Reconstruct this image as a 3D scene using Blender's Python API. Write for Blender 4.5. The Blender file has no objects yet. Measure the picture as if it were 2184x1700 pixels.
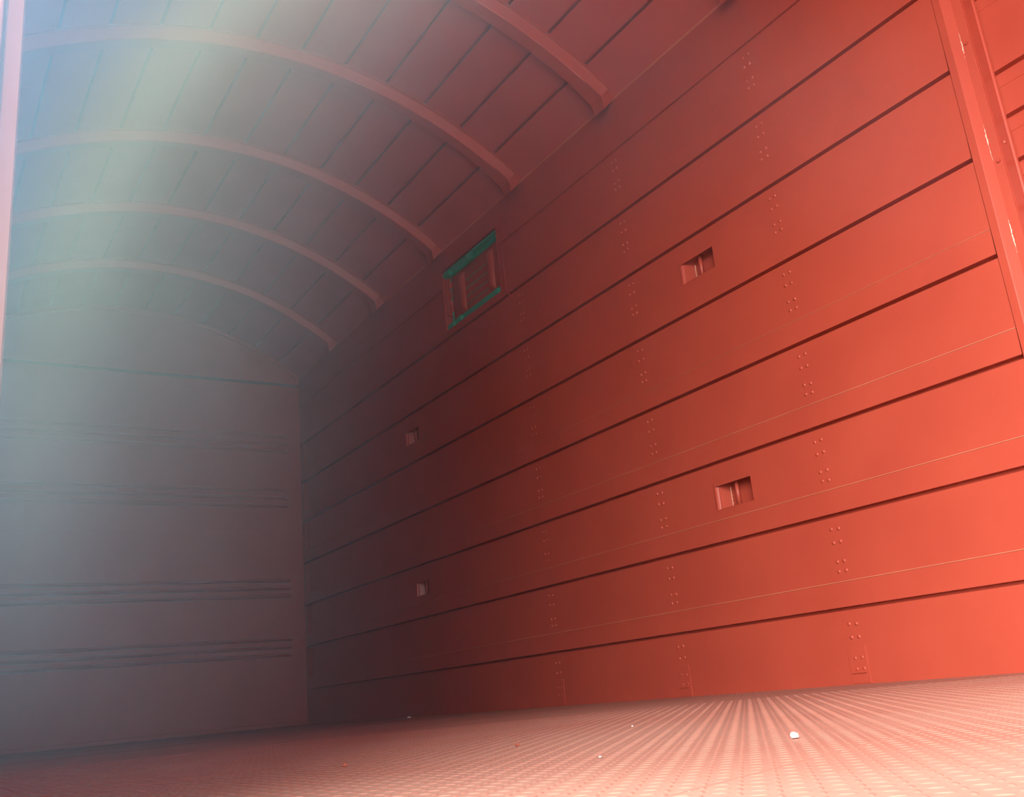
import bpy, bmesh, math, random
from mathutils import Vector, Matrix
random.seed(7)
S = bpy.context.scene
COL = S.collection
Z0 = 0.079            # camera height above the wagon floor (floor is z = 0)

# ------------------------------------------------------------------ camera
cam_d = bpy.data.cameras.new('camera')
cam = bpy.data.objects.new('camera', cam_d); COL.objects.link(cam)
cam_d.sensor_width = 36.0
cam_d.lens = 2071.03 / 2184 * 36.0
cam_d.clip_start = 0.02
RIGHT = Vector((0.525797305607109, 0.8457179906593616, -0.09109486094943255))
DOWN = Vector((-0.29382936671677506, 0.08008234455001899, -0.9524973077894714))
FWD = Vector((-0.7982490192108747, 0.5275868633376537, 0.2906038626075238))
m = Matrix.Identity(4)
for i in range(3):
    m[i][0] = RIGHT[i]; m[i][1] = -DOWN[i]; m[i][2] = -FWD[i]
m.translation = Vector((0, 0, Z0))
cam.matrix_world = m
S.camera = cam

# ------------------------------------------------------------------ light
S.view_settings.view_transform = 'Standard'
S.view_settings.look = 'None'
S.view_settings.exposure = 0.66
S.view_settings.gamma = 1.0
S.view_settings.use_curve_mapping = False
W = bpy.data.worlds.new('sky'); S.world = W; W.use_nodes = True
bg = W.node_tree.nodes['Background']
bg.inputs[0].default_value = (0.93, 0.97, 1.0, 1)
bg.inputs[1].default_value = 4.0
# bright hazy sun behind the camera: a wide soft disc shining through the open doorway
sun_d = bpy.data.lights.new('sun', 'SUN'); sun_d.energy = 13.0; sun_d.angle = math.radians(75); sun_d.color = (1.0, 0.93, 0.84)
sun = bpy.data.objects.new('sun', sun_d); COL.objects.link(sun)
sun.rotation_euler = Vector((-0.38, 1.0, -0.40)).to_track_quat('-Z', 'Y').to_euler()

# ------------------------------------------------------------------ materials
def nd(nt, t, **kw):
    n = nt.nodes.new(t)
    for k, v in kw.items(): setattr(n, k, v)
    return n

def paint(name, col, col2=None, rough=0.36, scale=3.0, bump=0.02, bscale=60.0, spec=0.5):
    mt = bpy.data.materials.new(name); mt.use_nodes = True
    nt = mt.node_tree; b = nt.nodes['Principled BSDF']
    tc = nd(nt, 'ShaderNodeTexCoord')
    n1 = nd(nt, 'ShaderNodeTexNoise'); n1.inputs['Scale'].default_value = scale
    n1.inputs['Detail'].default_value = 4
    nt.links.new(tc.outputs['Object'], n1.inputs['Vector'])
    rp = nd(nt, 'ShaderNodeValToRGB')
    c2 = col2 or tuple(c * 0.86 for c in col)
    rp.color_ramp.elements[0].position = 0.35; rp.color_ramp.elements[0].color = (*c2, 1)
    rp.color_ramp.elements[1].position = 0.65; rp.color_ramp.elements[1].color = (*col, 1)
    nt.links.new(n1.outputs[0], rp.inputs[0]); nt.links.new(rp.outputs[0], b.inputs['Base Color'])
    b.inputs['Roughness'].default_value = rough
    b.inputs['Specular IOR Level'].default_value = spec
    n2 = nd(nt, 'ShaderNodeTexNoise'); n2.inputs['Scale'].default_value = bscale
    nt.links.new(tc.outputs['Object'], n2.inputs['Vector'])
    bp = nd(nt, 'ShaderNodeBump'); bp.inputs['Strength'].default_value = bump; bp.inputs['Distance'].default_value = 0.01
    nt.links.new(n2.outputs[0], bp.inputs['Height']); nt.links.new(bp.outputs[0], b.inputs['Normal'])
    return mt

RED = paint('red_oxide_paint', (0.43, 0.068, 0.040), (0.395, 0.060, 0.036))
MATT = paint('dark_matt_red_paint', (0.115, 0.032, 0.025), (0.10, 0.028, 0.022), rough=0.85, spec=0.15)  # darker, duller red for the near door edge
ROOF = paint('roof_red_paint', (0.50, 0.080, 0.055), (0.45, 0.072, 0.05), rough=0.5)
BEAD = paint('dusty_sealant', (0.52, 0.19, 0.11), (0.46, 0.15, 0.085), rough=0.7)
EAVE = paint('eaves_sealant', (0.52, 0.15, 0.088), (0.48, 0.12, 0.07), rough=0.7)
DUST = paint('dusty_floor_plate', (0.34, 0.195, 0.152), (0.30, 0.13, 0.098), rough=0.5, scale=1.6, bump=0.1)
LENT = paint('tread_lentil_paint', (0.33, 0.155, 0.118), (0.30, 0.11, 0.082), rough=0.6, scale=2.0)
GREEN = paint('green_paint', (0.045, 0.40, 0.24), (0.038, 0.35, 0.21), rough=0.4)
WELD = paint('pale_weld_red', (0.58, 0.22, 0.14), rough=0.3)  # weld bead colour, paler than the tray around it
PALE = paint('bare_scuffed_paint', (0.75, 0.50, 0.38), rough=0.6)
PAPER = paint('white_paper', (0.74, 0.75, 0.72), rough=0.8, bump=0.2)
CRUMBM = paint('rusty_crumb', (0.30, 0.06, 0.03), rough=0.8)
GROUND = paint('pale_bounce_ground', (0.72, 0.70, 0.66), (0.66, 0.64, 0.60), rough=0.9, scale=20)  # pale surface of the added bounce slab outside

# ------------------------------------------------------------------ helpers
def link(name, me, mats, parent=None, smooth=False):
    o = bpy.data.objects.new(name, me); COL.objects.link(o)
    for x in (mats if isinstance(mats, (list, tuple)) else [mats]): me.materials.append(x)
    if parent: o.parent = parent
    if smooth:
        for p in me.polygons: p.use_smooth = True
    return o

def pyd(name, vs, fs, mats, parent=None, mi=None, smooth=False):
    me = bpy.data.meshes.new(name); me.from_pydata(vs, [], fs); me.update()
    o = link(name, me, mats, parent, smooth)
    if mi:
        for p, k in zip(me.polygons, mi): p.material_index = k
    return o

def bmobj(name, bm, mats, parent=None, smooth=False, recalc=True):
    if recalc: bmesh.ops.recalc_face_normals(bm, faces=bm.faces)
    me = bpy.data.meshes.new(name); bm.to_mesh(me); bm.free()
    return link(name, me, mats, parent, smooth)

def box(bm, x0, x1, y0, y1, z0, z1, bev=0.0):
    r = bmesh.ops.create_cube(bm, size=1.0)
    vs = r['verts']
    for v in vs:
        v.co = Vector(((x0 + x1) / 2 + v.co.x * (x1 - x0), (y0 + y1) / 2 + v.co.y * (y1 - y0), (z0 + z1) / 2 + v.co.z * (z1 - z0)))
    if bev:
        es = list({e for v in vs for e in v.link_edges})
        bmesh.ops.bevel(bm, geom=es, offset=bev, segments=2, affect='EDGES', profile=0.5)

def boxo(name, x0, x1, y0, y1, z0, z1, mat, parent=None, bev=0.0):
    bm = bmesh.new(); box(bm, x0, x1, y0, y1, z0, z1, bev)
    return bmobj(name, bm, mat, parent)

def tube(bm, pts, r, seg=10, cap=True):
    pts = [Vector(p) for p in pts]; rings = []
    for i, p in enumerate(pts):
        d = (pts[min(i + 1, len(pts) - 1)] - pts[max(i - 1, 0)]).normalized()
        a = d.cross(Vector((0, 0, 1)))
        if a.length < 1e-3: a = d.cross(Vector((1, 0, 0)))
        a.normalize(); b = d.cross(a).normalized()
        rings.append([bm.verts.new(p + a * (r * math.cos(2 * math.pi * k / seg)) + b * (r * math.sin(2 * math.pi * k / seg))) for k in range(seg)])
    for q, w in zip(rings, rings[1:]):
        for k in range(seg): bm.faces.new((q[k], q[(k + 1) % seg], w[(k + 1) % seg], w[k]))
    if cap:
        bm.faces.new(rings[0]); bm.faces.new(rings[-1])

def tubeo(name, pts, r, mat, parent=None, seg=10):
    bm = bmesh.new(); tube(bm, pts, r, seg)
    return bmobj(name, bm, mat, parent, smooth=True)

def prism(bm, prof, axis, a, b, closed=True):
    """prof: 2-D points; axis 'z': (x, y) swept in z; 'x': (y, z) swept in x."""
    def mk(p, t): return (p[0], p[1], t) if axis == 'z' else (t, p[0], p[1])
    A = [bm.verts.new(mk(p, a)) for p in prof]; B = [bm.verts.new(mk(p, b)) for p in prof]
    n = len(prof)
    for i in range(n if closed else n - 1):
        j = (i + 1) % n; bm.faces.new((A[i], A[j], B[j], B[i]))
    if closed:
        bm.faces.new(A); bm.faces.new(B)

def struct(o, label=None):
    o['kind'] = 'structure'
    if label: o['label'] = label
    return o

def thing(name, label, cat, loc=(0, 0, 0), group=None):
    o = bpy.data.objects.new(name, None); COL.objects.link(o); o.location = loc
    o.empty_display_size = 0.05
    o['label'] = label; o['category'] = cat
    if group: o['group'] = group
    return o

def tag(o, label, cat, group=None, kind=None):
    o['label'] = label; o['category'] = cat
    if group: o['group'] = group
    if kind: o['kind'] = kind
    return o

# ------------------------------------------------------------------ dimensions (z above the floor)
YF, YN = 3.0, 0.12            # inner faces of far and near side walls
XE, XR = -8.02, 8.9           # end walls
XP = -1.574                   # edge of the far doorway
XD = 2.45                     # other edge of the doorway
ZE = 2.915 + Z0               # eaves
G = [z + Z0 for z in (2.633, 2.282, 1.9366, 1.5883, 1.2304, 0.8788, 0.5346, 0.1905)]   # grooves, top first

# ------------------------------------------------------------------ far side wall: pressed boards
HATCH = (-5.242, -4.546, 2.338 + Z0, 2.756 + Z0)
PO = [(-3.016, -2.803, 1.736 + Z0, 1.844 + Z0), (-3.016, -2.803, 0.678 + Z0, 0.790 + Z0),
      (-5.928, -5.737, 1.730 + Z0, 1.832 + Z0), (-5.912, -5.730, 0.684 + Z0, 0.780 + Z0)]
prof = [(ZE + 0.03, YF, 0)]
zs_prev = None
for i, g in enumerate(G):
    last = prof[-1][0]
    d = 0.008 if i == 0 else 0.028
    h = 0.006 if i == 0 else (0.0075 if i < 7 else 0.0065)
    seam = g + 0.098
    bead = 0.0004 if i < 4 else (0.0012 if i == 4 else 0.0020)
    if i < 4:
        prof += [(seam, YF, 0)]
    else:
        prof += [(seam + bead, YF, 0), (seam + bead * .5, YF - 0.0035, i > 3), (seam - bead * .5, YF - 0.0035, i > 3), (seam - bead, YF - 0.001, i > 3)]
    prof += [(g + h, YF - 0.0035, 0), (g + h, YF + d, 0), (g - h, YF + d, 0), (g - h, YF, 0)]
prof += [(-0.02, YF, 0)]
def build_far_wall():
    # refine so that hole edges are profile breakpoints
    zc = sorted({z for b in PO + [HATCH] for z in b[2:]}, reverse=True)
    P = [prof[0]]
    for a, b in zip(prof, prof[1:]):
        for z in zc:
            if a[0] > z + 1e-6 and b[0] < z - 1e-6:
                t = (a[0] - z) / (a[0] - b[0]); P.append((z, a[1] + (b[1] - a[1]) * t, b[2]))
        P.append(b)
    xs = sorted({XE - 0.115, -7.945, -7.86, XP} | {x for b in PO + [HATCH] for x in b[:2]} | {-6.9, -3.9, -2.2})
    vs, fs, mi = [], [], []
    nP = len(P)
    for x in xs:
        for p in P: vs.append((x, p[1], p[0]))
    for i in range(len(xs) - 1):
        xm = (xs[i] + xs[i + 1]) / 2
        for j in range(nP - 1):
            zm = (P[j][0] + P[j + 1][0]) / 2
            horizontal = abs(P[j][0] - P[j + 1][0]) < 1e-6
            hole = any(b[0] < xm < b[1] and (b[2] < zm < b[3]) for b in PO + [HATCH])
            slot = -7.945 < xm < -7.86 and any(g - 0.008 > zm > g2 + 0.1 for g, g2 in zip(G[1:], G[2:]))
            if hole or slot: continue
            a = i * nP + j
            fs.append((a, a + nP, a + nP + 1, a + 1)); mi.append(P[j + 1][2] if P[j + 1][2] == 1 else 0)
    # shadow slots where the boards stop short of the end wall
    for g, g2 in zip(G[1:], G[2:]):
        z1, z0 = g - 0.008, g2 + 0.098
        x0, x1, y0, y1 = -7.945, -7.86, YF - 0.001, YF + 0.06
        n = len(vs)
        vs += [(x0, y0, z0), (x1, y0, z0), (x1, y0, z1), (x0, y0, z1), (x0, y1, z0), (x1, y1, z0), (x1, y1, z1), (x0, y1, z1)]
        for f in ((0, 1, 5, 4), (1, 2, 6, 5), (2, 3, 7, 6), (3, 0, 4, 7), (4, 5, 6, 7)):
            fs.append(tuple(n + k for k in f)); mi.append(0)
    # outer skin
    n = len(vs); y = YF + 0.16
    vs += [(XE - 0.12, y, -0.02), (XP, y, -0.02), (XP, y, ZE + 0.03), (XE - 0.12, y, ZE + 0.03)]
    fs.append((n, n + 1, n + 2, n + 3)); mi.append(0)
    return pyd('wall_far', vs, fs, [RED, BEAD], mi=mi)
wall_far = struct(build_far_wall(), 'red steel far side wall of wide horizontal pressed boards')

# rivet heads: pairs in vertical columns, four rows on every board
def dome(bm, x, z, r=0.0076, h=0.0042, y=YF - 0.0005):
    top = bm.verts.new((x, y - h, z)); rings = []
    for k, (rr, hh) in enumerate(((0.55, 0.86), (0.85, 0.5), (1.0, 0.0))):
        rings.append([bm.verts.new((x + r * rr * math.cos(t * math.pi / 5), y - h * hh, z + r * rr * math.sin(t * math.pi / 5))) for t in range(10)])
    for t in range(10):
        bm.faces.new((top, rings[0][t], rings[0][(t + 1) % 10]))
        for q, w in zip(rings, rings[1:]): bm.faces.new((q[t], w[t], w[(t + 1) % 10], q[(t + 1) % 10]))
ROWS = (0.050, 0.099, 0.171, 0.208)
COLS = (-2.427, -3.376, -4.345)
spots = []
for ci, xc in enumerate(COLS):
    for gi, g in enumerate(G):
        for rz in ROWS:
            for s in (-1, 1):
                if ci == 2 and gi == 0: continue
                spots.append((ci, gi, xc + s * 0.0162 + random.uniform(-.0012, .0012), g - rz + random.uniform(-.002, .002) - (0.006 if gi == 7 else 0)))
field = bmesh.new()
for ci, gi, x, z in spots:
    if ci == 0 or (ci == 1 and gi >= 4):
        bm = bmesh.new(); dome(bm, x, z); bmobj('rivet', bm, RED, wall_far, smooth=True)
    else:
        dome(field, x, z)
fo = bmobj('rivet_field', field, RED, wall_far, smooth=True); fo['kind'] = 'stuff'
# thin splice plates behind the lowest rivets
for xc in COLS:
    bm = bmesh.new()
    box(bm, xc - 0.046, xc + 0.036, YF - 0.0022, YF + 0.002, Z0 - 0.076, Z0 + 0.055, 0.0008)
    box(bm, xc - 0.036, xc + 0.024, YF - 0.0075, YF + 0.002, Z0 - 0.040, Z0 - 0.0365, 0.0006)
    bmobj('splice_plate', bm, RED, wall_far)

# eaves bead along the roof edge
bm = bmesh.new(); prism(bm, [(YF + 0.004, ZE - 0.005), (YF - 0.004, ZE - 0.001), (YF - 0.006, ZE + 0.004), (YF + 0.004, ZE + 0.012)], 'x', XE, XP + 4.5)
struct(bmobj('trim_1', bm, EAVE), 'thin pale bead where far wall meets the roof')

# ------------------------------------------------------------------ roof
RC, RR = 1.56, 2.40
ZC = 3.395 + Z0 - RR
TH = math.asin((YF - RC) / RR)
def arc(r, t): return (RC + r * math.sin(t), ZC + r * math.cos(t))
SEAMS = [0.5464 - 0.1023 * i for i in range(12)]
bm = bmesh.new()
ts = []
t = -TH - 0.004
pr = []
ang = sorted(SEAMS)
cur = [(-TH - 0.004, 0)] + [(a, 1) for a in ang if a > -TH] + [(TH + 0.004, 0)]
ww = 0.0034
for k, (a, s) in enumerate(cur):
    if s:
        pr += [(a - ww, 0), (a - ww, 0.034), (a + ww, 0.034), (a + ww, 0)]
    else: pr.append((a, 0))
    if k < len(cur) - 1:
        b = cur[k + 1][0]
        for q in (0.2, 0.4, 0.6, 0.8): pr.append((a + (b - a) * q, 0))
pts = [arc(RR + d, a) for a, d in pr]
prism(bm, pts, 'x', XE - 0.115, XR + 0.03, closed=False)
outer = [arc(RR + 0.05, -TH - 0.03 + (2 * TH + 0.06) * k / 24) for k in range(25)]
prism(bm, outer, 'x', XE - 0.115, XR + 0.03, closed=False)
struct(bmobj('ceiling', bm, ROOF, recalc=False), 'arched red steel roof lining with long dark seams')

# ------------------------------------------------------------------ roof ribs
def rib(xf, label):
    """xf: x of the face towards the doorway."""
    root = thing('roof_rib', label, 'rib', (xf - 0.07, RC, ZC + RR), 'arched ribs across the roof')
    off = Vector((-(xf - 0.07), -RC, -(ZC + RR)))
    bm = bmesh.new()
    D, BW = 0.056, 0.088                              # depth, soffit width
    n = 44; t1 = math.asin((2.918 - RC) / (RR - D)); rings = []
    # section: lip, web towards the doorway, soffit, web, lip
    sec = [(0.030, -0.004), (0.030, 0.004), (0.018, 0.005), (0.014, 0.008), (-0.006, D - 0.004), (-0.011, D), (-BW + 0.004, D), (-BW, D - 0.004), (-BW - 0.006, 0.008), (-BW - 0.008, 0.005), (-BW - 0.03, 0.004), (-BW - 0.03, -0.004)]
    for k in range(n + 1):
        t = -t1 + 2 * t1 * k / n
        ring = []
        for sx, d in sec:
            y, z = arc(RR - d, t); ring.append(bm.verts.new(Vector((xf + sx, y, z)) + off))
        rings.append(ring)
    for q, w in zip(rings, rings[1:]):
        for k in range(len(sec) - 1): bm.faces.new((q[k], w[k], w[k + 1], q[k + 1]))
    bm.faces.new(rings[0]); bm.faces.new(rings[-1])
    bmobj('arch', bm, RED, root)
    for s in (-1, 1):
        # foot: knee that turns the rib down on to the side wall
        bm = bmesh.new()
        y1, z1 = arc(RR - D, t1); y0, z0 = arc(RR, TH)
        ya, za = arc(RR - D - 0.001, t1 - 0.050); yb, zb = arc(RR - 0.003, t1 - 0.050)
        poly = [(ya, za), (y1 - 0.001, z1 + 0.001), (2.925, Z0 + 2.836), (2.990, ZE - 0.010), (YF - 0.001, ZE + 0.004), (YF - 0.001, ZE + 0.022), (yb, zb)]
        A = [bm.verts.new(Vector((xf - 0.004, RC + s * (y - RC), z)) + off) for y, z in poly]
        B = [bm.verts.new(Vector((xf - BW - 0.0025, RC + s * (y - RC), z)) + off) for y, z in poly]
        bm.faces.new(A); bm.faces.new(B[::-1])
        for k in range(len(poly)):
            j = (k + 1) % len(poly); bm.faces.new((A[k], A[j], B[j], B[k]))
        bmesh.ops.bevel(bm, geom=[e for e in bm.edges], offset=0.0035, segments=2, affect='EDGES')
        bmobj('foot', bm, RED, root)
    return root
for xf, lb in ((-2.36, 'red roof rib whose foot just enters the top edge of the photo'),
               (-3.305, 'nearest whole red roof rib, its foot highest on the far wall'),
               (-4.22, 'second red roof rib from the front, footed right of the hatch'),
               (-5.215, 'third red roof rib, its foot just above the hatch'),
               (-6.14, 'fourth red roof rib, next behind the one above the hatch'),
               (-7.075, 'farthest red roof rib, last before the end wall')):
    rib(xf, lb)

# ------------------------------------------------------------------ end wall
def build_end():
    bm = bmesh.new()
    zt = 2.838 + Z0
    # lower panel, shadow gap, gable panel
    beads = []
    for zc in ((2.374, 2.21), (1.888, 1.719), (1.111, 0.949), (0.627, 0.470)):
        top, bot = zc; w = (top - bot) / 5
        for k in range(3): beads.append((top - k * 2 * w + Z0, top - k * 2 * w - w + Z0))
    # plain sheet
    for (z0, z1) in ((-0.02, zt - 0.010),):
        v = [bm.verts.new(p) for p in ((XE, YN - 0.1, z0), (XE, YF, z0), (XE, YF, z1), (XE, YN - 0.1, z1))]; bm.faces.new(v)
        w = [bm.verts.new(p) for p in ((XE - 0.10, YN - 0.1, z1), (XE - 0.10, YF, z1), (XE - 0.10, YF, z1 + 0.024), (XE - 0.10, YN - 0.1, z1 + 0.024))]
        bm.faces.new((v[3], v[2], w[1], w[0])); bm.faces.new(w)
    gb = [bm.verts.new((XE + 0.010, *arc(RR + 0.045, -TH + 2 * TH * k / 20))) for k in range(21)]
    gb2 = [bm.verts.new((XE + 0.010, YF, zt + 0.012)), bm.verts.new((XE + 0.010, YN, zt + 0.012))]
    bm.faces.new(gb + gb2)
    lp = [bm.verts.new(p) for p in ((XE + 0.010, YF, zt + 0.012), (XE + 0.010, YN, zt + 0.012), (XE - 0.10, YN, zt + 0.014), (XE - 0.10, YF, zt + 0.014))]; bm.faces.new(lp)
    # stiffening beads pressed into the panel, rounded ends
    for a, b in beads:
        h = 0.024; n = 6; r = (a - b) / 2; zc = (a + b) / 2
        y0, y1 = 0.30, 2.865
        rows = []
        for y, f in ((y0 - 0.02, 0.0), (y0, 0.75), (y0 + 0.02, 1.0), (y1 - 0.02, 1.0), (y1, 0.75), (y1 + 0.02, 0.0)):
            rows.append([bm.verts.new((XE + max(0.0, h * f * math.sin(math.pi * k / n)), y, zc + r * (0.9 if f == 0 else 1) * math.cos(math.pi * k / n))) for k in range(n + 1)])
        for q, w in zip(rows, rows[1:]):
            for k in range(n): bm.faces.new((q[k], q[k + 1], w[k + 1], w[k]))
    # faint weld lines
    for z in (1.521 + Z0, 0.259 + Z0):
        box(bm, XE - 0.001, XE + 0.002, YN, YF - 0.06, z - 0.004, z + 0.004)
    # low kerb along the floor
    box(bm, XE - 0.01, XE + 0.022, YN, YF, 0.0, 0.034, 0.004)
    box(bm, XE - 0.13, XE - 0.105, YN - 0.1, YF + 0.1, -0.02, ZE + 0.70)
    return bmobj('wall_end', bm, RED)
struct(build_end(), 'red end wall with four groups of pressed horizontal ribs')
# curved angle trim where the end wall meets the roof
bm = bmesh.new()
a = [[bm.verts.new((x, *arc(RR - d, -TH + 2 * TH * k / 40))) for k in range(41)] for x, d in ((XE, 0.034), (XE + 0.03, 0.030), (XE + 0.034, 0.002))]
for q, w in zip(a, a[1:]):
    for k in range(40): bm.faces.new((q[k], q[k + 1], w[k + 1], w[k]))
struct(bmobj('trim_2', bm, RED), 'curved red angle between end wall and roof')

# ------------------------------------------------------------------ floor: tread plate
FX0, FX1 = XE - 0.02, XR
def build_floor():
    vs = [(FX0, -0.02, 0), (FX1, -0.02, 0), (FX1, YF + 0.03, 0), (FX0, YF + 0.03, 0),
          (FX0, -0.02, -0.1), (FX1, -0.02, -0.1), (FX1, YF + 0.03, -0.1), (FX0, YF + 0.03, -0.1)]
    fs = [(0, 1, 2, 3), (7, 6, 5, 4), (0, 4, 5, 1), (1, 5, 6, 2), (2, 6, 7, 3), (3, 7, 4, 0)]
    mi = [0] * 6
    p = 0.0190
    nx, ny = int(8.2 / p), int(3.0 / p)
    for i in range(nx):
        for j in range(ny):
            x = -0.1 - (i + 0.5) * p; y = 0.0 + (j + 0.5) * p
            if x < XE + 0.04 or y > YF - 0.012 or y < 0.05 * -x: continue
            s = 1 if (i + j) % 2 else -1
            ca = math.cos(s * math.pi / 4); sa = math.sin(s * math.pi / 4)
            n = len(vs)
            near = x * x + y * y < 3.2 ** 2
            N = 8 if near else 4
            for (f, h) in (((1.0, -0.0003), (0.62, 0.0006)) if near else ((1.0, -0.0003),)):
                for k in range(N):
                    a, b = math.cos(2 * math.pi * k / N) * 0.0084 * f, math.sin(2 * math.pi * k / N) * 0.0031 * f
                    vs.append((x + a * ca - b * sa, y + a * sa + b * ca, h))
            vs.append((x, y, 0.0008 if near else 0.0006)); top = len(vs) - 1
            for k in range(N):
                q = (k + 1) % N
                if near:
                    fs.append((n + k, n + q, n + N + q, n + N + k)); fs.append((n + N + k, n + N + q, top)); mi += [1, 1]
                else:
                    fs.append((n + k, n + q, top)); mi.append(1)
    # raised weld seams across the wagon, between the plates
    for (xa, ya, xb, yb) in ((-0.46, 0.1, -1.33, 2.98), (-1.545, 0.1, -2.40, 2.98), (-2.9, 0.1, -3.7, 2.98), (-4.4, 0.3, -5.0, 2.98)):
        n = len(vs); w = 0.0014
        vs.extend([(xa - w, ya, 0), (xb - w, yb, 0), (xb, yb, 0.0009), (xa, ya, 0.0009), (xa + w, ya, 0), (xb + w, yb, 0)])
        fs.extend([(n + 3, n + 2, n + 1, n), (n + 5, n + 2, n + 3, n + 4)][:1] + [(n + 4, n + 5, n + 2, n + 3)]); mi += [1, 1]
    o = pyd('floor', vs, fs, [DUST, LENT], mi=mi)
    for pl in o.data.polygons:
        if pl.material_index == 1: pl.use_smooth = True
    return o
struct(build_floor(), 'dusty red tread plate floor with raised lentil pattern')

# ------------------------------------------------------------------ near side wall, other half of the wagon (out of view, they shape the light)
bm = bmesh.new()
box(bm, XE - 0.05, XP - 0.01, 0.075, YN, -0.02, ZE + 0.02)
box(bm, XD, XR + 0.05, 0.02, YN, -0.02, ZE + 0.02)
box(bm, XP - 0.01, XD, 0.075, YN, 2.78, ZE + 0.02)
struct(bmobj('wall_near', bm, RED), 'red near side wall beside the open doorway')
bm = bmesh.new()
box(bm, XR, XR + 0.05, 0.0, YF + 0.1, -0.02, ZE + 0.5)
struct(bmobj('wall_back', bm, RED), 'red end wall behind the doorway')
bm = bmesh.new()
box(bm, XD, XR + 0.05, YF, YF + 0.1, -0.02, ZE + 0.02)
struct(bmobj('wall_far_right', bm, RED), 'red far side wall beyond the closed door')

# near sliding door, hung outside the doorway and slid partly open: its edge is the left border of the photo
XL = -0.75
bm = bmesh.new()
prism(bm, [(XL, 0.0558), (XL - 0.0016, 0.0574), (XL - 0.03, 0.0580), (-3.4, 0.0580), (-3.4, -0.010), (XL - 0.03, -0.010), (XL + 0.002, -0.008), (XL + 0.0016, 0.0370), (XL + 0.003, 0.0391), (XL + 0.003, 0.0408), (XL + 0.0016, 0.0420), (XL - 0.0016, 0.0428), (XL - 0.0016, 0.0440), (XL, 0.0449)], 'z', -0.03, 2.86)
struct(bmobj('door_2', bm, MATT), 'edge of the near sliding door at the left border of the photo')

# ------------------------------------------------------------------ far doorway: post and sliding door
zt = ZE - 0.004
bm = bmesh.new()
prism(bm, [(XP + 0.0028, YF - 0.003), (-1.5445, YF - 0.004), (-1.5415, YF - 0.001), (-1.520, YF + 0.024), (-1.492, YF + 0.027), (-1.490, YF + 0.030), (-1.4875, YF + 0.028), (-1.486, YF + 0.034), (-1.490, YF + 0.036), (-1.492, YF + 0.108), (-1.487, YF + 0.112), (-1.485, YF + 0.118), (-1.50, YF + 0.12), (XP + 0.0028, YF + 0.12)], 'z', 0.0, zt)
post = struct(bmobj('trim_4', bm, RED), 'red steel far door post with bolt heads')
for x, y, z in ((-1.505, YF + 0.026, 2.019 + Z0), (-1.502, YF + 0.026, 1.553 + Z0), (-1.502, YF + 0.026, 1.09 + Z0)):
    bm = bmesh.new()
    bmesh.ops.create_cone(bm, segments=6, radius1=0.0085, radius2=0.007, depth=0.008, cap_ends=True, matrix=Matrix.Translation((x, y - 0.003, z)) @ Matrix.Rotation(math.pi / 2, 4, 'X'))
    bmobj('bolt_head', bm, RED, post)
bm = bmesh.new()
bmesh.ops.create_cone(bm, segments=14, radius1=0.009, radius2=0.006, depth=0.006, cap_ends=True, matrix=Matrix.Translation((-1.4905, YF + 0.075, 1.63 + Z0)) @ Matrix.Rotation(math.pi / 2, 4, 'Y'))
bmobj('bolt_head', bm, RED, post)
# scuffed bare marks on the chamfer edge
for z0, z1 in ((1.965, 2.075), (1.56, 1.70), (1.22, 1.35)):
    bm = bmesh.new(); n = 22; L = []
    for k in range(n + 1):
        z = z0 + (z1 - z0) * k / n + Z0
        w = random.uniform(0.0003, 0.0022) * math.sin(math.pi * (k + .6) / (n + 1.2))
        xm = -1.520 + random.uniform(-0.0012, 0.0012)
        L.append((bm.verts.new((xm - w, YF + 0.0232 - w * 1.2, z)), bm.verts.new((xm + w, YF + 0.0232, z))))
    for a, b in zip(L, L[1:]): bm.faces.new((a[0], a[1], b[1], b[0]))
    bmobj('scuff_mark', bm, PALE, post)
# closed sliding door
bm = bmesh.new()
zz = [2.78] + [2.56 + Z0, 2.385 + Z0, 2.222 + Z0, 1.908 + Z0, 1.736 + Z0, 1.567 + Z0, 1.40 + Z0, 1.07 + Z0, 0.90 + Z0, 0.73 + Z0, 0.40 + Z0, 0.2 + Z0]
pr = [(YF + 0.125, ZE)]
for z in zz[1:]:
    pr += [(YF + 0.125, z + 0.012), (YF + 0.148, z + 0.009), (YF + 0.148, z - 0.009), (YF + 0.122, z - 0.011), (YF + 0.1225, z - 0.055), (YF + 0.125, z - 0.057)]
pr += [(YF + 0.125, 0.0)]
prism(bm, pr, 'x', -1.51, XD + 0.05, closed=False)
box(bm, -1.51, XD + 0.05, YF + 0.155, YF + 0.165, 0.0, ZE)
box(bm, XP + 0.006, XD + 0.05, YF + 0.002, YF + 0.165, ZE - 0.05, ZE + 0.04, 0.003)
struct(bmobj('door_1', bm, RED), 'closed red sliding door with horizontal grooves at the right border')

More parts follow.
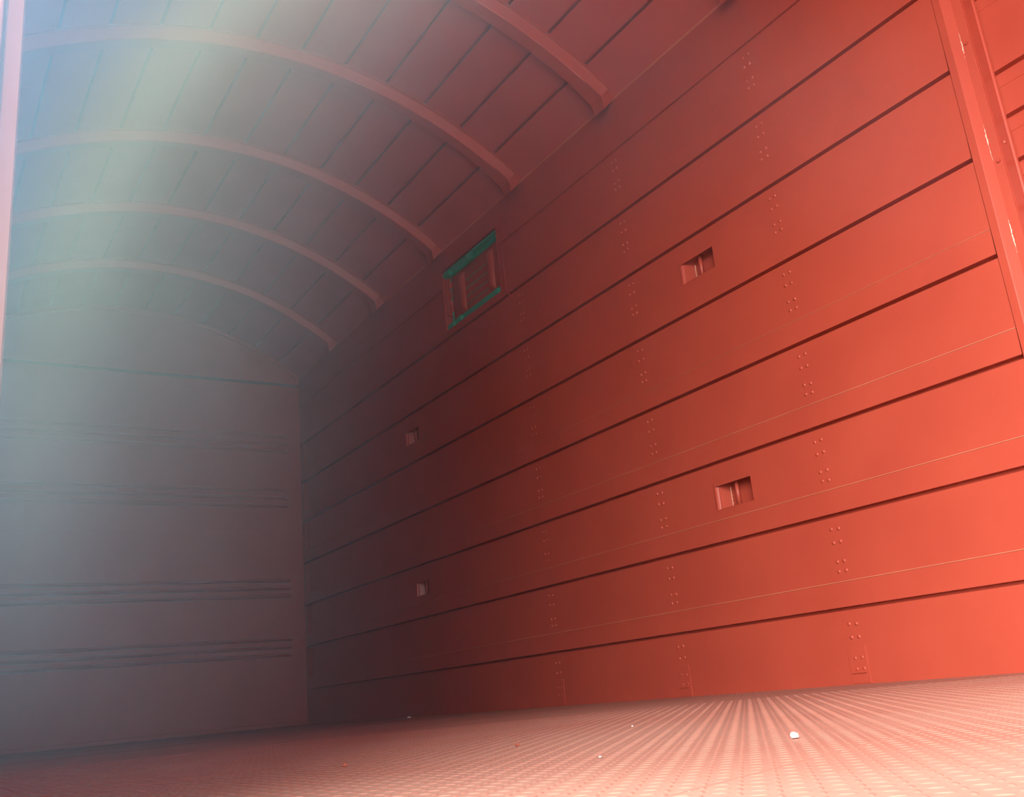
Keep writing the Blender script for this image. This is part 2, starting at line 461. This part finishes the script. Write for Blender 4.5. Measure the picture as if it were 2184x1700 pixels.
# ------------------------------------------------------------------ lashing pockets
def pocket(b, label, first=[0]):
    x0, x1, z0, z1 = b
    root = thing('lashing_pocket', label, 'pocket', (x0, YF, z0), 'recessed lashing pockets in the far wall')
    W_, H_ = x1 - x0, z1 - z0
    D = 0.060
    bm = bmesh.new()
    # tray: rolled left side, back, right side, floor and top
    sec = [(-0.006, -0.0025), (0.0, -0.004)]
    for k in range(5):
        a = math.pi / 2 * k / 4
        sec.append((0.002 + 0.014 * (1 - math.cos(a)), -0.004 + 0.016 * math.sin(a) + 0.0))
    sec += [(0.020, 0.022), (0.034, D), (W_ - 0.004, D), (W_, 0.0), (W_ + 0.002, -0.003), (W_ + 0.007, -0.0025)]
    A = [bm.verts.new((p, q, -0.004)) for p, q in sec]; B = [bm.verts.new((p, q, H_ + 0.004)) for p, q in sec]
    for k in range(len(sec) - 1): bm.faces.new((A[k], B[k], B[k + 1], A[k + 1]))
    inner = [k for k, (p, q) in enumerate(sec) if q >= -0.001]
    v = [bm.verts.new((0, -0.001, H_ + 0.004)), bm.verts.new((W_, -0.001, H_ + 0.004)), bm.verts.new((W_, D, H_ + 0.004)), bm.verts.new((0, D, H_ + 0.004))]
    bm.faces.new(v)
    v = [bm.verts.new((0, -0.001, -0.002)), bm.verts.new((W_, -0.001, -0.002)), bm.verts.new((W_, D, -0.002)), bm.verts.new((0, D, -0.002))]
    bm.faces.new(v)
    # thin frame lip above the opening
    box(bm, -0.004, W_ + 0.004, -0.0028, 0.004, H_ - 0.012, H_ + 0.004, 0.001)
    bmobj('tray', bm, RED, root, recalc=False)
    bm = bmesh.new(); tube(bm, [(W_ * 0.47, 0.030, -0.002), (W_ * 0.47, 0.030, H_ + 0.003)], 0.0095, 14)
    bmobj('bar', bm, RED, root, smooth=True)
    bm = bmesh.new(); n = 26; rings = []
    for k in range(n + 1):
        rr = 0.0052 * (0.72 + 0.28 * math.sin(k * 1.9) * math.cos(k * 0.6)) * (0.5 if k in (0, n) else 1)
        cx = 0.0372 + 0.0007 * math.sin(k * 1.3); zz_ = 0.001 + H_ * 0.84 * k / n
        rings.append([bm.verts.new((cx + rr * math.cos(2 * math.pi * t / 8), 0.0560 + rr * math.sin(2 * math.pi * t / 8), zz_)) for t in range(8)])
    for q, w in zip(rings, rings[1:]):
        for t in range(8): bm.faces.new((q[t], q[(t + 1) % 8], w[(t + 1) % 8], w[t]))
    bm.faces.new(rings[0]); bm.faces.new(rings[-1])
    bmobj('weld_bead', bm, WELD, root, smooth=True)
    return root
pocket(PO[0], 'large red recessed pocket with bar, upper one right of centre')
pocket(PO[1], 'large red recessed pocket with bar, lower one right of centre')
pocket(PO[2], 'small distant red pocket below and left of the hatch')
pocket(PO[3], 'small distant red pocket lowest on the dark far wall')

# ------------------------------------------------------------------ vent hatch
hx0, hx1, hz0, hz1 = HATCH
HR = thing('vent_hatch', 'red shuttered vent hatch with green rails high on far wall', 'hatch', (hx0, YF, hz0))
ho = Vector((hx0, YF, hz0)); HW, HH = hx1 - hx0, hz1 - hz0
def hb(name, x0, x1, y0, y1, z0, z1, mat, bev=0.002, par=None):
    o = boxo(name, x0, x1, y0, y1, z0, z1, mat, par or HR, bev); return o
bm = bmesh.new()
D = 0.125
box(bm, -0.012, 0.0, -0.004, D, -0.006, HH + 0.006, 0.001)
box(bm, HW, HW + 0.010, -0.002, D, -0.006, HH + 0.006, 0.001)
box(bm, -0.012, HW + 0.01, 0.0, D, HH, HH + 0.010)
box(bm, -0.012, HW + 0.01, 0.0, D, -0.010, 0.0)
box(bm, -0.012, HW + 0.01, D, D + 0.008, -0.01, HH + 0.01)
bmobj('frame', bm, RED, HR)
# shutter with two pressed ribs and slots that show the green beneath
bm = bmesh.new()
y = 0.062
slots = [(zz_, 0.186, 0.462) for zz_ in (0.297, 0.238, 0.179, 0.124)]
box(bm, 0.012, HW - 0.008, y, y + 0.008, 0.070, HH - 0.004, 0.002)
sh = bmobj('shutter', bm, RED, HR)
for cx in (0.152, 0.520):
    bm = bmesh.new(); n = 8; z0, z1 = 0.092, 0.368; rows = []
    for z, f in ((z0, 0), (z0 + .03, 1), (z1 - .03, 1), (z1, 0)):
        rows.append([bm.verts.new((cx + 0.030 * math.cos(math.pi * k / n), y + 0.001 - 0.026 * f * math.sin(math.pi * k / n), z)) for k in range(n + 1)])
    for q, w in zip(rows, rows[1:]):
        for k in range(n): bm.faces.new((q[k], w[k], w[k + 1], q[k + 1]))
    bmobj('pressed_rib', bm, RED, sh, smooth=True)
for z, xa, xb in slots:
    s = boxo('slot', xa, xb, y - 0.0012, y + 0.002, z - 0.0022, z + 0.0022, GREEN, sh); s['label'] = 'thin green slot'
# green rails
bm = bmesh.new()
box(bm, 0.004, HW - 0.004, 0.002, 0.060, HH - 0.012, HH - 0.001, 0.001)
box(bm, 0.004, HW - 0.004, 0.040, 0.060, HH - 0.030, HH - 0.010, 0.003)
r1 = bmobj('top_rail', bm, GREEN, HR); r1['label'] = 'green top rail'
s = hb('rail_cap', 0.004, 0.080, 0.000, 0.030, HH - 0.040, HH - 0.008, GREEN, 0.002, r1)
bm = bmesh.new()
box(bm, 0.004, HW - 0.004, 0.048, 0.060, 0.0, 0.076, 0.002)
box(bm, 0.004, HW - 0.004, 0.030, 0.060, 0.0, 0.030, 0.001)
r2 = bmobj('bottom_rail', bm, GREEN, HR); r2['label'] = 'green bottom rail'
for cx in (0.125, 0.590):
    hb('clip', cx, cx + 0.034, 0.018, 0.050, 0.020, 0.058, GREEN, 0.003, r2)
hb('clip', 0.004, 0.080, 0.008, 0.034, 0.002, 0.040, GREEN, 0.002, r2)
# ring pull
rg = hb('ring_bracket', 0.345, 0.395, -0.010, 0.020, HH - 0.058, HH - 0.014, GREEN, 0.004)
rg['label'] = 'green ring bracket'
bm = bmesh.new(); pts = []
for k in range(25):
    a = 2 * math.pi * k / 24
    u, v = 0.078 * math.cos(a), 0.020 * math.sin(a)
    pts.append((0.352 + u * 0.93 + v * 0.3, -0.008, HH - 0.058 + u * 0.16 + v * 0.95))
tube(bm, pts, 0.0042, 8, cap=False)
ro = bmobj('pull_ring', bm, GREEN, rg, smooth=True)
# latch on the left side
lt = tubeo('latch_rod', [(0.058, 0.028, 0.03), (0.058, 0.028, HH - 0.06)], 0.0045, GREEN, HR); lt['label'] = 'green latch rod'
for z0, z1, r in ((0.12, 0.20, 0.014), (0.21, 0.27, 0.011), (0.285, 0.335, 0.015)):
    tubeo('latch_barrel', [(0.052, 0.024, z0), (0.052, 0.024, z1)], r, RED, HR, 12)
hb('latch_plate', 0.020, 0.036, 0.004, 0.045, 0.10, HH - 0.07, RED)
# cover strip edge of the patch plate on the right of the hatch
bm = bmesh.new()
pp = [(-4.447 - hx0, 2.812 + Z0 - hz0), (-4.492 - hx0, 2.795 + Z0 - hz0), (-4.487 - hx0, 2.34 + Z0 - hz0), (-4.440 - hx0, 2.245 + Z0 - hz0)]
tube(bm, [(a, -0.002, b) for a, b in pp], 0.0035, 6)
bmobj('edge_strip', bm, RED, HR)

# ------------------------------------------------------------------ litter on the floor
def scrap(name, x, y, size, mat, label, cat, h=0.4, seed=1):
    rnd = random.Random(seed)
    bm = bmesh.new(); bmesh.ops.create_icosphere(bm, subdivisions=2, radius=1.0)
    for v in bm.verts:
        f = 1 + rnd.uniform(-0.28, 0.28)
        v.co = Vector((v.co.x * size * f, v.co.y * size * 0.62 * f, max(v.co.z * size * h * f, -size * h * 0.55)))
    mz = min(v.co.z for v in bm.verts)
    for v in bm.verts: v.co.z -= mz
    o = bmobj(name, bm, mat); o.location = (x, y, 0.0012); o.rotation_euler = (0, 0, rnd.uniform(0, 3))
    return tag(o, label, cat)
scrap('paper_scrap', -0.846, 0.908, 0.0068, PAPER, 'crumpled white paper scrap on the bright floor at lower right', 'scrap', 0.62, 3)
scrap('paper_scrap', -5.613, 2.74, 0.012, PAPER, 'tiny white scrap by the dark foot of the far wall', 'scrap', 0.5, 5)
scrap('paint_flake', -1.39, 0.866, 0.006, CRUMBM, 'dark red paint flake on the floor below centre', 'flake', 0.35, 8)
scrap('grit_crumb', -1.526, 1.209, 0.0019, PAPER, 'tiny pale grit crumb on the mid floor', 'crumb', 0.7, 11)
scrap('grit_crumb', -0.958, 0.707, 0.0018, PAPER, 'pale grit crumb near the bottom edge, left of the paper scrap', 'crumb', 0.7, 12)
scrap('grit_crumb', -1.42, 0.585, 0.004, CRUMBM, 'brownish crumb on the dim floor at lower left', 'crumb', 0.7, 13)

# ------------------------------------------------------------------ unseen ground outside the doorway, raised and paled to bounce light inside
boxo('ground', -40, 40, -60, -0.12, -0.30, -0.18, GROUND)
struct(bpy.data.objects['ground'], 'pale unseen ground slab added outside the doorway to bounce light inside')

# ------------------------------------------------------------------ lens flare streak and veil, built as a tinted scattering volume
def volmat(name):
    mt = bpy.data.materials.new(name); mt.use_nodes = True; nt = mt.node_tree; nt.nodes.clear()
    out = nd(nt, 'ShaderNodeOutputMaterial'); sc = nd(nt, 'ShaderNodeVolumeScatter')
    nt.links.new(sc.outputs[0], out.inputs['Volume'])
    return mt, nt, sc
SM, nt, sc = volmat('bluish_flare_veil')
tc = nd(nt, 'ShaderNodeTexCoord'); sep = nd(nt, 'ShaderNodeSeparateXYZ'); nt.links.new(tc.outputs['Object'], sep.inputs[0])
def mth(op, a, b=None, clamp=False):
    n = nd(nt, 'ShaderNodeMath', operation=op); n.use_clamp = clamp
    for k, v in enumerate((a, b)):
        if v is None: continue
        if isinstance(v, (int, float)): n.inputs[k].default_value = v
        else: nt.links.new(v, n.inputs[k])
    return n.outputs[0]
SC = 1.3 / 0.61
X = mth('MULTIPLY', sep.outputs[0], SC); Y = mth('MULTIPLY', sep.outputs[1], SC)
Z = mth('ADD', mth('MULTIPLY', mth('SUBTRACT', sep.outputs[2], Z0), SC), Z0)
z3 = mth('POWER', mth('MAXIMUM', mth('SUBTRACT', Z, Z0), 0.0), 3.0)
q = mth('SUBTRACT', Y, mth('ADD', mth('MULTIPLY', z3, 0.18), 0.135))       # distance beyond the flare streak's crest
qp = mth('MAXIMUM', q, 0.0)
def gauss(v, w):
    t = mth('DIVIDE', v, w); return mth('EXPONENT', mth('MULTIPLY', mth('MULTIPLY', t, t), -1.0))
crest = mth('MULTIPLY', gauss(qp, 0.075), 0.36); tail = mth('MULTIPLY', gauss(qp, 0.28), 0.64)
az = mth('ADD', mth('MULTIPLY', mth('SUBTRACT', Z, 0.08), 1.35), 0.04, clamp=True)
fx = gauss(mth('ADD', X, 1.3), 0.16)
wide = mth('ADD', mth('MULTIPLY', mth('MULTIPLY', mth('SUBTRACT', Z, 0.53), 1.7, True), 0.075), 0.026)
wide = mth('MULTIPLY', wide, mth('DIVIDE', mth('SUBTRACT', 1.55, Y), 1.0, True))
tz = mth('ADD', mth('MULTIPLY', mth('SUBTRACT', Z, 0.05), 1.3), 0.22, True)
high = mth('MULTIPLY', mth('MULTIPLY', mth('SUBTRACT', Z, 0.93), 1.6, True), mth('MULTIPLY', mth('SUBTRACT', 2.58, Y), 2.0, True))
wide = mth('ADD', wide, mth('MULTIPLY', high, 0.085))
den = mth('MULTIPLY', mth('ADD', mth('ADD', mth('MULTIPLY', crest, az), mth('MULTIPLY', tail, tz)), wide), fx)
# the flare volume thins out upwards and is uneven
fall = mth('DIVIDE', mth('SUBTRACT', 1.95, Z), 0.72, True); fall = mth('MULTIPLY', mth('MULTIPLY', fall, fall), mth('SUBTRACT', 3.0, mth('MULTIPLY', fall, 2.0)))
nz = nd(nt, 'ShaderNodeTexNoise'); nz.inputs['Scale'].default_value = 5.0; nz.inputs['Detail'].default_value = 3.0
nt.links.new(tc.outputs['Object'], nz.inputs['Vector'])
den = mth('MULTIPLY', mth('MULTIPLY', den, fall), mth('ADD', mth('MULTIPLY', nz.outputs[0], 0.9), 0.55))
nt.links.new(mth('MULTIPLY', den, 1.42), sc.inputs['Density'])
mix = nd(nt, 'ShaderNodeMixRGB'); nt.links.new(gauss(mth('MINIMUM', q, 0.0), 0.085), mix.inputs[0])
mix.inputs[1].default_value = (0.30, 0.64, 1.0, 1); mix.inputs[2].default_value = (0.62, 0.94, 0.96, 1)
mx2 = nd(nt, 'ShaderNodeMixRGB'); nt.links.new(mth('DIVIDE', q, 0.45, True), mx2.inputs[0]); nt.links.new(mix.outputs[0], mx2.inputs[1])
mx3 = nd(nt, 'ShaderNodeMixRGB'); nt.links.new(mth('MULTIPLY', mth('SUBTRACT', 0.62, Z), 2.2, True), mx3.inputs[0]); nt.links.new(mx2.outputs[0], mx3.inputs[1]); mx3.inputs[2].default_value = (0.46, 0.74, 0.96, 1)
mx2.inputs[2].default_value = (0.66, 0.80, 1.0, 1); nt.links.new(mx3.outputs[0], sc.inputs['Color'])
h = boxo('flare_veil', -0.742, -0.485, 0.004, 1.22, 0.02, 1.25, SM)
tag(h, 'bluish pale lens flare built as a volume beside the edge of the near sliding door', 'flare_veil', kind='stuff')
